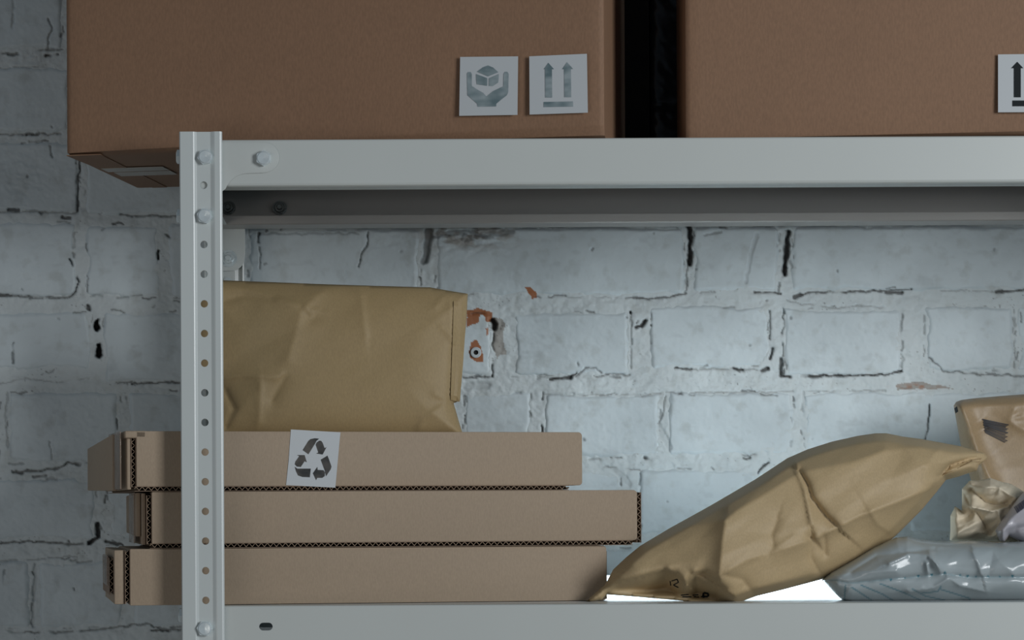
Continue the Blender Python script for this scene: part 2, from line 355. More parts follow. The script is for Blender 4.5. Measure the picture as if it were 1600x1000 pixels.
def make_brick(a, b2, c2, d2):
    invis = c2 < -20 or a > 1620 or d2 < -20 or b2 > 1010
    s = 7 if invis else 1.6
    nx = max(6, int((c2-a+6)/s)); ny = max(6, int((d2-b2+6)/s))
    px, py = np.meshgrid(np.linspace(a-3, c2+3, nx), np.linspace(b2-3, d2+3, ny))
    dep, dirt, org, bare = field(px, py)
    sd = hash((a, b2)) % 97
    wx = px+7*fbm(px/34, py/34, 11, 5); wy = py+6*fbm(px/34, py/34, 12, 5)
    cx, cy, hx, hy, r_ = (a+c2)/2, (b2+d2)/2, (c2-a)/2, (d2-b2)/2, 7
    qx = np.abs(wx-cx)-hx+r_; qy = np.abs(wy-cy)-hy+r_
    sdf = np.hypot(np.maximum(qx, 0), np.maximum(qy, 0))+np.minimum(np.maximum(qx, qy), 0)-r_
    rim = sstep(-6.5, 4.0, sdf)
    proud = .0006+.0009*hsh(np.array([sd*1.0]), np.array([3.0]), 9)[0]
    tilt = (hsh(np.array([sd*1.0]), np.array([5.0]), 9)[0]-.5)*.0012*(px-cx)/hx
    Y = YW-proud+tilt+rim*(.0032)+.0008*fbm(px/60, py/40, 13, 3)+.0003*fbm(px/6, py/6, 14, 2)+dep
    v, f = gridmesh(px, py, Y)
    # skirt going back into the wall
    idx = np.arange(nx*ny).reshape(ny, nx)
    loop = np.concatenate([idx[0, :], idx[1:, -1], idx[-1, -2::-1], idx[-2:0:-1, 0]])
    back = v[loop].copy(); back[:, 1] = YW+.03
    n0 = len(v); n = len(loop); k = np.arange(n); k2 = (k+1) % n
    f = np.concatenate([f, np.stack([loop, loop[k2], n0+k2, n0+k], -1)])
    v = np.concatenate([v, back])
    z = np.zeros(n)
    return fast_obj('brick', v, f, MAT['brick'], wall, dict(dirt=np.concatenate([dirt.ravel(), z]), orange=np.concatenate([org.ravel(), z]), bare=np.concatenate([bare.ravel(), z])))
for q in BR: make_brick(*q)
# wall around the detailed part, floor
v0 = P(-418, -288, YW); v1 = P(1918, 1488, YW)
xa, xb, za, zb = v0[0]+.02, v1[0]-.02, v1[2]+.02, v0[2]-.02
mb = MB()
for (a, b2, c2, d2) in ((-2.2, xa, 0, 3), (xb, 2.6, 0, 3), (xa, xb, 0, za), (xa, xb, zb, 3)):
    mb.box((a, YW, c2), (b2-a, 0, 0), (0, .05, 0), (0, 0, d2-c2))
o = mb.build('wall_surround', MAT['mortar'], None); o.name = 'wall_rear_plaster'; o['kind'] = 'structure'
mb = MB(); mb.box((-2.2, -3.2, -.05), (4.8, 0, 0), (0, 3.2+YW+.05, 0), (0, 0, .05)); o = mb.build('floor', MAT['floor']); o['kind'] = 'structure'
# wall plug in the chipped brick
def ring_mesh(mb, c, r, y0, y1, n=16, axis='y'):
    c = np.array(c); ring = []
    for k in range(n):
        a = 2*math.pi*k/n
        ring.append(c+((r*math.cos(a), 0, r*math.sin(a)) if axis == 'y' else (0, r*math.cos(a), r*math.sin(a))))
    e = (0, y1-y0, 0) if axis == 'y' else (y1-y0, 0, 0); off = np.array((0, y0, 0) if axis == 'y' else (y0, 0, 0))
    mb.prism([q+off for q in ring], e)
c = P(743.5, 551, YW); c[1] = 0
mb = MB(); n = 20; vs = []; fs = []
for (r_, y_) in ((.0054, YW+.01), (.0054, YW-.0028), (.0048, YW-.0034), (.0024, YW-.0034), (.0022, YW+.008)):
    for k in range(n): a = 2*math.pi*k/n; vs.append((c[0]+r_*math.cos(a), y_, c[2]+r_*math.sin(a)))
for j in range(4):
    for k in range(n): fs.append((j*n+k, j*n+(k+1) % n, (j+1)*n+(k+1) % n, (j+1)*n+k))
mb.add(vs, fs); plug = mb.build('wall_plug', MAT['plug'], wall, smooth=False)
mb = MB(); ring_mesh(mb, c, .0023, YW-.001, YW+.008, 12); mb.build('plug_hole', MAT['dark'], plug)

# ------------------------------------------------------------------ metal rack
ZT = P(600, 218, 0)[2]; HB = .0387; ZL = P(600, 946.2, 0)[2]
DEP = .30; XP = P(283, 600, -.004)[0]; XR = XP+1.0; PW = .0352
rack = thing('metal_shelf_rack', (XP+.5, DEP/2, 0), 'light grey bolted steel shelf rack with perforated post against the white brick wall', 'shelf')
T = .0016
def post(x, y, sx, sy):
    """angle post; sx,sy = direction the flanges grow from the outer corner"""
    zb_, zt_ = 0.0, P(315, 206, -.004)[2]
    pts = [(0, .036), (0, .0006), (.0006, 0), (.0112, 0), (.0120, .0004), (.0134, .0014), (.0140, .0016)]
    pts2 = [(.0256, .0016), (.0262, .0014), (.0288, .0001), (.0296, -.0002), (.0336, -.0002), (.0346, .0003), (.0352, .0014), (.0352, .004), (.034, .0045)]
    mb = MB(); W = lambda p: (x+sx*p[0], y+sy*p[1], zb_)
    mb.strip([W(p) for p in pts], (0, 0, zt_-zb_)); mb.strip([W(p) for p in pts2], (0, 0, zt_-zb_))
    # perforated channel
    xc = .0198; r_ = .0035; hw = .0058; pitch = .0250; z = P(320, 382, -.004)[2]
    z += pitch*4
    while z+pitch/2 > zt_: z -= pitch
    def cell(zc, h0, h1, hole=True):
        n = 20; vs = []; fs = []
        if not hole:
            mb.add([(x+sx*(xc-hw), y+sy*.0016, h0), (x+sx*(xc+hw), y+sy*.0016, h0), (x+sx*(xc+hw), y+sy*.0016, h1), (x+sx*(xc-hw), y+sy*.0016, h1)], [(0, 1, 2, 3)]); return
        for k in range(n):
            a = 2*math.pi*(k+.5)/n; ca, sa = math.cos(a), math.sin(a)
            sc_ = min(hw/abs(ca) if abs(ca) > 1e-6 else 9, ((h1-zc) if sa > 0 else (zc-h0))/abs(sa) if abs(sa) > 1e-6 else 9)
            vs += [(x+sx*(xc+r_*ca), y+sy*(.0016+T), zc+r_*sa), (x+sx*(xc+r_*ca), y+sy*.0016, zc+r_*sa), (x+sx*(xc+sc_*ca), y+sy*.0016, zc+sc_*sa)]
        for k in range(n):
            j = (k+1) % n; fs += [(3*k, 3*j, 3*j+1, 3*k+1), (3*k+1, 3*j+1, 3*j+2, 3*k+2)]
        m0 = len(vs)
        vs += [(x+sx*(xc+a*hw), y+sy*.0016, h) for a, h in ((-1, h0), (1, h0), (1, h1), (-1, h1))]
        # corner triangles
        def near(ax, az): return max(range(n), key=lambda k: (vs[3*k+2][0]-x-sx*xc)*sx*ax*1.0/hw+(vs[3*k+2][2]-zc)*az/(pitch/2))
        for q, (ax, az) in enumerate(((-1, -1), (1, -1), (1, 1), (-1, 1))):
            kk = [k for k in range(n)]
            # find consecutive pair straddling the corner
            for k in kk:
                j = (k+1) % n; A = vs[3*k+2]; B = vs[3*j+2]
                onx = abs(abs(A[0]-x-sx*xc)-hw) < 1e-7; onx2 = abs(abs(B[0]-x-sx*xc)-hw) < 1e-7
                if onx != onx2:
                    mx = (A[0]+B[0])/2-(x+sx*xc); mz = (A[2]+B[2])/2-zc
                    if (mx*sx > 0) == (ax > 0) and (mz > 0) == (az > 0): fs.append((3*k+2, m0+q, 3*j+2))
        mb.add(vs, fs)
    cell(0, z+pitch/2, zt_, False)
    while z-pitch/2 > zb_+.02: cell(z, z-pitch/2, z+pitch/2); z -= pitch
    cell(0, zb_, z+pitch/2, False)
    o = mb.build('post', MAT['post'], rack)
    bm = bmesh.new(); bm.from_mesh(o.data); bmesh.ops.remove_doubles(bm, verts=bm.verts, dist=1e-5); bmesh.ops.recalc_face_normals(bm, faces=bm.faces); bm.to_mesh(o.data); bm.free()
    md = o.modifiers.new('thickness', 'SOLIDIFY'); md.thickness = .0009; md.offset = 0
    return o
PF = post(XP, -.0052, 1, 1); PRr = post(XP, DEP+.0066, 1, -1); PF2 = post(XR, -.0052, -1, 1); PR2 = post(XR, DEP+.004, -1, -1)
def beam(name, z, y, s, mat, x0, x1, fl=.0235):
    """C beam along x, face at y, flanges growing in direction s"""
    p = [(fl, 0-.001), (fl-.002, 0), (.0012, 0), (.0004, -.0004), (0, -.0012), (0, -HB+.0022), (.0006, -HB+.0008), (.002, -HB), (fl, -HB), (fl+.0006, -HB+.0008), (fl+.0006, -HB+.008)]
    mb = MB(); mb.strip([(x0, y+s*a, z+b2) for a, b2 in p], (x1-x0, 0, 0))
    o = mb.build(name, mat, rack); md = o.modifiers.new('t', 'SOLIDIFY'); md.thickness = .0008; md.offset = 0
    o.data.polygons.foreach_set('use_smooth', [False]*len(o.data.polygons)); return o
for zz in (ZT, ZL):
    fb = beam('front_beam', zz, 0, 1, MAT['steel'], XP+.004, XR-.004)
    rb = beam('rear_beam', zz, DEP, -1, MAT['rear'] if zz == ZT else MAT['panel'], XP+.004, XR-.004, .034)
    if zz == ZL: FBL = fb
    mb = MB(); mb.box((XP+.003, .003, zz-.0008), (XR-XP-.006, 0, 0), (0, DEP-.006, 0), (0, 0, .001)); mb.build('shelf_panel', MAT['panel'], rack, bevel=.0004)
    for xs_, s in ((XP+.0012, 1), (XR-.0012, -1)):
        mb = MB(); mb.strip([(xs_+s*.02, .006, zz-.0015), (xs_, .006, zz-.0015), (xs_, .006, zz-HB), (xs_+s*.02, .006, zz-HB)], (0, DEP-.012, 0)); o = mb.build('side_beam', MAT['steel'], rack); md = o.modifiers.new('t', 'SOLIDIFY'); md.thickness = .0008
# slot in the lower front beam
sl = P(415.5, 979, 0)
def stadium(c, hw, hh, y, n=8):
    r = []
    for k in range(n+1): a = -math.pi/2+math.pi*k/n; r.append((c[0]+hw-hh+hh*math.cos(a), y, c[2]+hh*math.sin(a)))
    for k in range(n+1): a = math.pi/2+math.pi*k/n; r.append((c[0]-hw+hh+hh*math.cos(a), y, c[2]+hh*math.sin(a)))
    return r
cut = MB().prism(stadium(sl, .0057, .0033, -.004), (0, .009, 0)).build('slot_cutter', MAT['dark'])
bo = FBL.modifiers.new('slot', 'BOOLEAN'); bo.object = cut; bo.operation = 'DIFFERENCE'; bo.solver = 'EXACT'
dg = bpy.context.evaluated_depsgraph_get(); me2 = bpy.data.meshes.new_from_object(FBL.evaluated_get(dg)); FBL.modifiers.clear(); FBL.data = me2
bpy.data.objects.remove(cut)
# gusset plates
def gusset(pts_px, Y, mat, rdir=1):
    mb = MB(); ring = [P(a, b2, Y) for a, b2 in pts_px]; mb.prism(ring, (0, .001*rdir, 0)); return mb.build('gusset_plate', mat, rack, bevel=.0003)
def arc(cx, cy, r_, a0, a1, n=10): return [(cx+r_*math.cos(math.radians(a0+(a1-a0)*k/n)), cy+r_*math.sin(math.radians(a0+(a1-a0)*k/n))) for k in range(n+1)]
gp = [(300, 221)]+arc(412, 246, 24, -88, 90, 12)+[(385, 271)]+arc(387, 308, 37, -95, -160, 8)+[(345, 300), (345, 340), (300, 340)]
gusset(gp, -.0017, MAT['steel'])
gr = [(340, 300), (383, 300), (383, 362)]+[(383, 395)]+arc(362, 403, 20, 0, 90, 8)+[(340, 424)]
gusset([(a, b2) for a, b2 in gr], DEP+.0008, MAT['post'])
# bolts and nuts
def bolt_mesh(name, R, H, washer, mat, nut=False):
    mb = MB(); n = 6
    if washer: ring_mesh(mb, (0, 0, 0), washer, -.0008, 0, 20)
    y0 = -.0008 if washer else 0
    def hexring(r_, y): return [(r_*math.cos(math.pi/3*k+.26), y, r_*math.sin(math.pi/3*k+.26)) for k in range(6)]
    def circ(r_, y, n=24): return [(r_*math.cos(2*math.pi*k/n), y, r_*math.sin(2*math.pi*k/n)) for k in range(n)]
    mb.prism(hexring(R, y0), (0, -H*.85, 0))
    a = circ(R*.86, y0-H*.85); b2 = circ(R*.74, y0-H); mb.add(a+b2+[(0, y0-H*(1.0 if nut else .9), 0)], [(k, (k+1) % 24, 24+(k+1) % 24, 24+k) for k in range(24)]+[(24+k, 24+(k+1) % 24, 48) for k in range(24)])
    if nut:
        a = circ(R*.5, y0-H*.9, 16); b2 = circ(R*.5, y0-H*1.5, 16); c2 = circ(R*.36, y0-H*1.75, 16)
        mb.add(a+b2+c2, [(k, (k+1) % 16, 16+(k+1) % 16, 16+k) for k in range(16)]+[(16+k, 16+(k+1) % 16, 32+(k+1) % 16, 32+k) for k in range(16)]+[tuple(range(32, 48))])
    o = mb.build(name, mat); me = o.data; bpy.data.objects.remove(o); return me
mh = bolt_mesh('bolt', .0066, .0048, 0, MAT['zinc']); mn = bolt_mesh('nut', .0060, .0055, .0070, MAT['zinc_d'], True); mn2 = bolt_mesh('nut_bright', .0064, .0048, .0084, MAT['zinc'], True)
def put(me, name, loc, rot=0, ax='y', parent=rack):
    o = bpy.data.objects.new(name, me); COL.objects.link(o); o.parent = parent; o.location = Vector(loc)-origin(parent)
    o.rotation_euler = (0, rot, 0) if ax == 'y' else (0, rot, -math.pi/2)
    return o
for (a, b2, Y, rt) in ((321, 246, -.0036, .1), (320, 338, -.0036, .5), (320, 982, -.0036, .35), (412, 248, -.0017, .8)): put(mh, 'bolt', P(a, b2, Y), rt)
for (a, b2, Y) in ((357, 325, DEP-.001), (437, 325, DEP-.001)): put(mn, 'nut', P(a, b2, Y), .4)
put(mn2, 'nut', P(357, 404, DEP+.0008), .2)
for b2 in (243, 336, 962): put(mh, 'bolt', (XP, .018, P(283, b2, .01)[2]), .3, 'x')

# ------------------------------------------------------------------ cardboard helpers
def frame(p, yaw):
    return np.array(p, float), np.array((math.cos(yaw), math.sin(yaw), 0)), np.array((-math.sin(yaw), math.cos(yaw), 0)), np.array((0, 0, 1.))
def roundrect(u0, h0, u1, h1, r_):
    """r_: radii (bl, br, tr, tl)"""
    out = []
    for (cx, cy, rr, a0) in ((u0+r_[0], h0+r_[0], r_[0], 180), (u1-r_[1], h0+r_[1], r_[1], 270), (u1-r_[2], h1-r_[2], r_[2], 0), (u0+r_[3], h1-r_[3], r_[3], 90)):
        if rr == 0: out.append((cx, cy)); continue
        for k in range(6): a = math.radians(a0+90*k/5); out.append((cx+rr*math.cos(a), cy+rr*math.sin(a)))
    return out
def corrugated(parent, name, o, along, into, th, L, Dp, T_, pitch=.0052, jit=0):
    """slab of two liners and a wavy flute, cut edge facing the camera"""
    o, along, into, th = [np.array(q, float) for q in (o, along, into, th)]; lt = .00045
    mb = MB(); mb.box(o, along*L, into*Dp, th*lt); mb.box(o+th*(T_-lt), along*L, into*Dp, th*lt)
    body = mb.build(name, MAT['liner'], parent)
    n = int(L/pitch*4); prof = []; prof2 = []
    for k in range(n+1):
        ph = 2*math.pi*k/4+.3; t = k/n*L
        s = (0, 1, 0, -1)[k % 4]*(1-.12*random.random())
        prof.append(o+along*t+th*(T_/2+s*(T_/2-lt*1.2))+into*.0004)
    for q in prof: prof2.append(q+th*.0006)
    mb = MB(); m_ = len(prof)
    mb.add([*prof, *prof2, *[q+into*Dp for q in prof], *[q+into*Dp for q in prof2]],
           [(k, k+1, m_+k+1, m_+k) for k in range(m_-1)]+[(k, 2*m_+k, 2*m_+k+1, k+1) for k in range(m_-1)]+[(m_+k, m_+k+1, 3*m_+k+1, 3*m_+k) for k in range(m_-1)])
    mb.build('flute', MAT['flute'], body)
    return body
def decal_plane(parent, name, pts_px, p0, n, off, mat, thick=.00012):
    q = hit([a for a, _ in pts_px], [b2 for _, b2 in pts_px], np.array(p0)-np.array((n[0], n[1], n[2]))*(-off), n)
    mb = MB(); mb.prism(list(q), tuple(-np.array(n)*thick)); return mb.build(name, mat, parent)
def decal_multi(parent, name, polys, p0, n, off, mat, thick=.0001):
    mb = MB()
    for pts_px in polys:
        q = hit([a for a, _ in pts_px], [b2 for _, b2 in pts_px], np.array(p0)+np.array(n)*off, n); mb.prism(list(q), tuple(-np.array(n)*thick))
    o = mb.build(name, mat, parent)
    bm = bmesh.new(); bm.from_mesh(o.data); bmesh.ops.triangulate(bm, faces=[f for f in bm.faces if len(f.verts) > 4]); bm.to_mesh(o.data); bm.free(); return o

# ------------------------------------------------------------------ stack of three flat boxes
def flat_box(cx, yb, Y, yaw, xr, W, H, label, flute=True, mode='a', htop=None):
    """cx,yb = pixel of the front-left bottom corner at depth Y; xr = pixel x of the right end"""
    p, u, w_, h = frame(P(cx, yb, Y), yaw)
    n = -w_                                            # front face normal
    pr = hit(np.array(xr*1.), np.array(yb*1.), p, n); L_ = float((pr-p)@u)
    root = thing('flat_box', tuple(p), label, 'box', 'flat cardboard mailing boxes stacked on the lower shelf')
    ft = .0042 if flute else 0.0
    # body
    prof = roundrect(.0046, ft, L_, H, (.0005, .003, .0035, .001))
    mb = MB(); mb.prism([p+u*a+h*b2 for a, b2 in prof], w_*W); body = mb.build('body', MAT['card'], root, bevel=.0007)
    if flute: corrugated(root, 'bottom_panel', p+u*.003+w_*.0004, u, w_, h, L_-.006-(.009 if mode == 'a' else .001), W-.002, ft)
    # left end flaps: vertical corrugated edges that face the camera
    Tt = .0042
    corrugated(root, 'end_flap', p+u*.0046+h*(ft*.6+.001)+w_*.003, h, w_, -u, H-ft*.6-(.004 if mode != 'c' else .002), W-.01, Tt)
    if mode == 'a':      # top box: two overlapping flaps, taped, the outer one hanging lower at the back
        mb = MB(); mb.box(p-u*.003+h*.0015+w_*.004, u*.0035, w_*(W*.80), h*(H-.0025)); mb.build('side_flap', MAT['card'], root, bevel=.0008)
        mb = MB(); mb.prism([p-u*.010+w_*(.052)+h*.001, p-u*.014+w_*(W+.022)+h*.003, p-u*.014+w_*(W+.022)+h*(H-.009), p-u*.010+w_*.052+h*(H-.001)], u*.004); mb.build('side_flap', MAT['card'], root, bevel=.0008)
        mb = MB(); mb.box(p-u*.0088+w_*.006+h*.002, u*.0012, w_*.085, h*(H-.002)); mb.build('packing_tape', MAT['tape'], root, bevel=.0004)
        mb = MB(); mb.box(p-u*.005+w_*.0+h*(H-.006), u*.018, w_*.12, h*.0062); mb.build('top_flap', MAT['card'], root, bevel=.0012)
    elif mode == 'b':
        mb = MB(); mb.box(p-u*.0035+h*.003+w_*.012, u*.0035, w_*(W*.8), h*(H-.004)); mb.build('side_flap', MAT['card'], root, bevel=.0008)
        mb = MB(); mb.prism([p-u*.008+w_*(.02)+h*.010, p-u*.009+w_*(W)+h*.012, p-u*.009+w_*(W)+h*(H-.002), p-u*.008+w_*.02+h*(H-.0005)], u*.004); mb.build('side_flap', MAT['card'], root, bevel=.0008)
        mb = MB(); mb.box(p-u*.0092+w_*.035+h*.004, u*.0012, w_*.10, h*(H-.004)); mb.build('packing_tape', MAT['tape'], root, bevel=.0004)
        # open corrugated edge on the right end
        corrugated(root, 'end_flap', p+u*(L_+.0002)+h*.002+w_*.003, h, w_, u, H-.004, W-.02, .0042)
    else:
        mb = MB(); mb.box(p-u*.0085+h*.001+w_*.005, u*.0085, w_*(W*.95), h*(H-.002)); mb.build('side_flap', MAT['card'], root, bevel=.0008)
        corrugated(root, 'side_flap', p-u*.0085+h*.009+w_*.012, h*.985+w_*.12, w_, -u, H-.016, W*.7, .004)
        mb = MB(); mb.box(p-u*.0137+w_*.03+h*.016, u*.0012, w_*.09, h*(H-.022)); mb.build('packing_tape', MAT['tape'], root, bevel=.0004)
        mb = MB(); mb.box(p+u*(L_-.0002)+w_*.004+h*.001, u*.0016, w_*(W*.8), h*(H-.006)); mb.build('end_panel', MAT['liner'], root, bevel=.0004)
    return root, p, n, u, w_, L_
zS = ZL+.0006
def ypx(z, px, Y):   # pixel row of height z above at a pixel column
    return YH-(((z-CZ)*F/(D+Y)) + (px-X0)*sR)/cR
H3 = .0480
YB = .012; b3, *_ = flat_box(195, ypx(zS, 195, YB), YB, math.radians(9), 948, .20, H3, 'flat brown cardboard box at the bottom of the stack, left flap taped', False, 'c')
z2 = zS+H3+.0004; YM = .014; H2 = .0482
b2_, *_ = flat_box(229, ypx(z2, 229, YM), YM, math.radians(8.5), 996, .20, H2, 'flat brown cardboard box in the middle of the stack, sticking out furthest right', True, 'b')
z1 = z2+H2+.0004; YT = .008; H1 = .0512
b1, p1, n1, u1, w1, L1 = flat_box(205, ypx(z1, 205, YT), YT, math.radians(13), 910, .20, H1, 'topmost flat brown cardboard box of the stack, with white recycling label', True, 'a')
lab = decal_plane(b1, 'recycling_label', [(454.5, 671), (532, 675.5), (530.5, 690), (524, 762), (447, 758), (451, 720)], p1, n1, .0005, MAT['label'], .0003)
S = 120/1000.
def C5(pts): return [(440+a*S, 660+b*S) for a, b in pts]
polys = [C5([(275,360),(350,240),(375,218),(430,206),(490,212),(455,240),(440,270),(350,415)]), C5([(445,290),(458,262),(490,238),(515,240),(535,265),(560,335),(585,322),(535,418),(450,405),(478,390)]),
 C5([(510,485),(598,432),(620,490),(650,575),(640,610),(580,700),(562,625)]), C5([(408,662),(465,580),(470,618),(545,622),(565,650),(562,700),(530,722),(465,722),(450,752)]),
 C5([(172,578),(205,602),(380,602),(368,714),(270,710),(215,690),(190,640)]), C5([(200,425),(300,425),(328,518),(300,505),(250,580),(200,575),(172,545),(180,510),(230,440)])]
decal_multi(lab, 'recycling_symbol', polys, p1, n1, .00075, MAT['rink'])

# ------------------------------------------------------------------ large boxes on the upper shelf
def big_box(pl, Yl, yaw, xr, W, H, label, cr_l, cr_r, tape=True):
    zb_ = ZT+.0006; yb = ypx(zb_, pl, Yl)
    p, u, w_, h = frame(P(pl, yb, Yl), yaw); n = -w_
    pr = hit(np.array(xr*1.), np.array(yb*1.), p, n); L_ = float((pr-p)@u)
    root = thing('large_box', tuple(p), label, 'box')
    # bulging shell: grid on front / chamfered bottom edge
    nu = 60; prof = []   # rows of (w offset fn, height fn)
    def sect(t):
        c = cr_l+(cr_r-cr_l)*t**.8                   # crease height along the length
        e = min(t, 1-t); bl = .004*math.sin(math.pi*t)
        return [(W, 0, 0), (W/2, 0, 0), (.020, 0, 0), (.008+c*.35, .0002, 0), (.0035+c*.12, .0016, 0), (.0008, c, 0), (0, c+.002, 0), (-bl*.35, c+.05, 0), (-bl, H*.5, 0), (-bl*.35, H-.05, 0), (0, H-.002, 0), (.002, H, 0), (W-.002, H, 0), (W, H-.002, 0), (W, .002, 0)]
    rows = []; ends = []
    vs = []; ts = [0, .004, .010]+list(np.linspace(.03, .97, nu))+[.990, .996, 1]
    for t in ts:
        ins = .0022*max(0, 1-t*L_/.004)**2+.0022*max(0, 1-(1-t)*L_/.004)**2
        for (a, b2, _) in sect(t):
            a2 = a+(ins if a < W/2 else -ins); b3_ = b2 if H*.9 > b2 > 0 else b2-ins*(1 if b2 > 0 else 0)
            vs.append(p+u*(t*L_)+w_*a2+h*b3_)
    k_ = len(sect(0)); fs = []
    for i in range(len(ts)-1):
        for j in range(k_): j2 = (j+1) % k_; fs.append((i*k_+j, i*k_+j2, (i+1)*k_+j2, (i+1)*k_+j))
    fs.append(tuple(range(k_))); fs.append(tuple(range((len(ts)-1)*k_, len(ts)*k_))[::-1])
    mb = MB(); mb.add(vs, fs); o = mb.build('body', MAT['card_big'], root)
    o.data.polygons.foreach_set('use_smooth', [True]*len(o.data.polygons))
    md = o.modifiers.new('w', 'EDGE_SPLIT'); md.split_angle = math.radians(38)
    return root, p, n, u, w_, h, L_
bx, p, n, u, w_, h, Lb = big_box(104, .078, math.radians(-10.5), 944, .22, .36, 'large brown cardboard box on the upper shelf left, with silver-printed white labels', .001, .0085)
# seam, tape and lower flaps on its underside
zt_ = -.0002
gap = MB(); 
mb = MB(); mb.box(p+u*.004+w_*.004+h*(-.0042), u*.07, w_*.096, h*.0046); 
# the flaps sag a little below the overhanging end
fl = MB(); fl.prism([p+u*(-.001)+w_*.003, p+u*.030+w_*.003, p+u*.030+w_*.108, p+u*.004+w_*.108], -h*.0008); fl.build('bottom_flap', MAT['card_big'], bx)
fl = MB(); fl.prism([p+u*.004+w_*.112, p+u*.030+w_*.112, p+u*.030+w_*.217, p+u*.016+w_*.217], -h*.0008); fl.build('bottom_flap', MAT['card_big'], bx)
tp = MB(); tp.box(p+u*.006+w_*.082-h*.0012, u*.058, w_*.022, h*.0004); tp.box(p+u*.010+w_*.108-h*.0012, u*.054, w_*.024, h*.0004); tp.build('packing_tape', MAT['ptape'], bx)
C = lambda pts: [(700+a/6.25, 70+b/6.25) for a, b in pts]
l1 = decal_plane(bx, 'handling_label', [(719, 89), (809.5, 88), (808.5, 179.5), (717.5, 181)], p, n, .0044, MAT['label'], .0003)
hexa = [C([(390,200),(440,222),(492,268),(392,308),(283,262),(340,220)]), C([(275,285),(383,326),(383,400),(282,385),(276,340)]), C([(400,326),(494,285),(496,300),(490,368),(440,402),(400,402)])]
hands = C([(186,278),(196,266),(222,266),(232,285),(232,402),(300,445),(345,470),(375,505),(405,480),(440,452),(540,405),(543,285),(555,264),(580,264),(592,285),(588,462),(575,492),(520,535),(472,575),(470,602),(290,604),(285,575),(245,540),(190,492)])
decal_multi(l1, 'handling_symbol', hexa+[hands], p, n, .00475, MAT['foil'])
l2 = decal_plane(bx, 'upright_label', [(827, 88), (917, 84), (918.5, 176), (827.5, 179)], p, n, .0042, MAT['label'], .0003)
ar = [C([(935,238),(980,176),(1035,238),(1015,238),(1017,515),(950,515),(947,238)]), C([(1115,238),(1162,170),(1222,236),(1200,236),(1203,512),(1137,512),(1134,238)]), C([(935,558),(1220,552),(1222,603),(935,608)])]
decal_multi(l2, 'upright_symbol', ar, p, n, .00455, MAT['foil'])
bx2, p, n, u, w_, h, Lb2 = big_box(1072, .018, math.radians(-4.5), 1905, .17, .36, 'large brown cardboard box on the upper shelf right, with black-arrow label at picture edge', .0008, .004)
l3 = decal_plane(bx2, 'upright_label', [(1559.5, 85), (1650, 84), (1650, 175), (1559.5, 175.5)], p, n, .0045, MAT['label'], .0003)
def arrow(x): return [(x-9.5, 106.5), (x, 96.5), (x+9.5, 106.5), (x+5.5, 106.5), (x+5.5, 152), (x-5.2, 152), (x-5.2, 106.5)]
decal_multi(l3, 'upright_symbol', [arrow(1589.5), arrow(1619.5), [(1582, 157), (1627, 157), (1627, 166), (1582, 166)]], p, n, .0049, MAT['ink'])

# black fillers added to darken the gap between the two large boxes
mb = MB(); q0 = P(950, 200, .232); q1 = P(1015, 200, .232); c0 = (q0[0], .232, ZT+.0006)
root = thing('gap_filler_block', (q0[0], .232, ZT+.0006), 'tall black case in the shadowy gap, right behind the left large box', 'case')
mb = MB(); mb.box(c0, (q1[0]-q0[0], 0, 0), (0, .055, 0), (0, 0, .30)); mb.build('shell', MAT['black_filler'], root, bevel=.002)
mb = MB(); mb.box((q1[0]-.0006, .245, ZT+.05), (.0012, 0, 0), (0, .03, 0), (0, 0, .02)); mb.build('filler_tab', MAT['black_filler'], root, bevel=.0004)

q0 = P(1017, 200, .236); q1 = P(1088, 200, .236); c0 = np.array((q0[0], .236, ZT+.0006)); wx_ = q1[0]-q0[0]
root = thing('gap_filler_film', tuple(c0), 'parcel in shiny black film, deep in the gap left of the right large box', 'parcel')
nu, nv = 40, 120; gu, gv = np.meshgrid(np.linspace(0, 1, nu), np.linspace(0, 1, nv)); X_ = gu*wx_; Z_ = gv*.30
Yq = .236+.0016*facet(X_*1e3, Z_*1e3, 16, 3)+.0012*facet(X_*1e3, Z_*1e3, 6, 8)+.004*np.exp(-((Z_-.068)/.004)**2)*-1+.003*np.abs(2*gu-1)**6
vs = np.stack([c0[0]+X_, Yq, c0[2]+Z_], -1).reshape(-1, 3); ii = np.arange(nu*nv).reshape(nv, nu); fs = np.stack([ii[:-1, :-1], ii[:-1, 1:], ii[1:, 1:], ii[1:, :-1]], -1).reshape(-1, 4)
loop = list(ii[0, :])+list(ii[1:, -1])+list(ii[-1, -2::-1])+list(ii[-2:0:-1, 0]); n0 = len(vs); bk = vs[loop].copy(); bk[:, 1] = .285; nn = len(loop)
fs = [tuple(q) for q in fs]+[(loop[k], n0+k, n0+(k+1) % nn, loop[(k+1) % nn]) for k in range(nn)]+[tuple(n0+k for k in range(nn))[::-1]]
obj('film', np.concatenate([vs, bk]), fs, MAT['black_filler_film'], root, True)
mb = MB(); mb.box((c0[0]+.002, .2325, ZT+.003), (wx_-.004, 0, 0), (0, .001, 0), (0, 0, .0022)); mb.build('filler_strip', MAT['tape'], root)

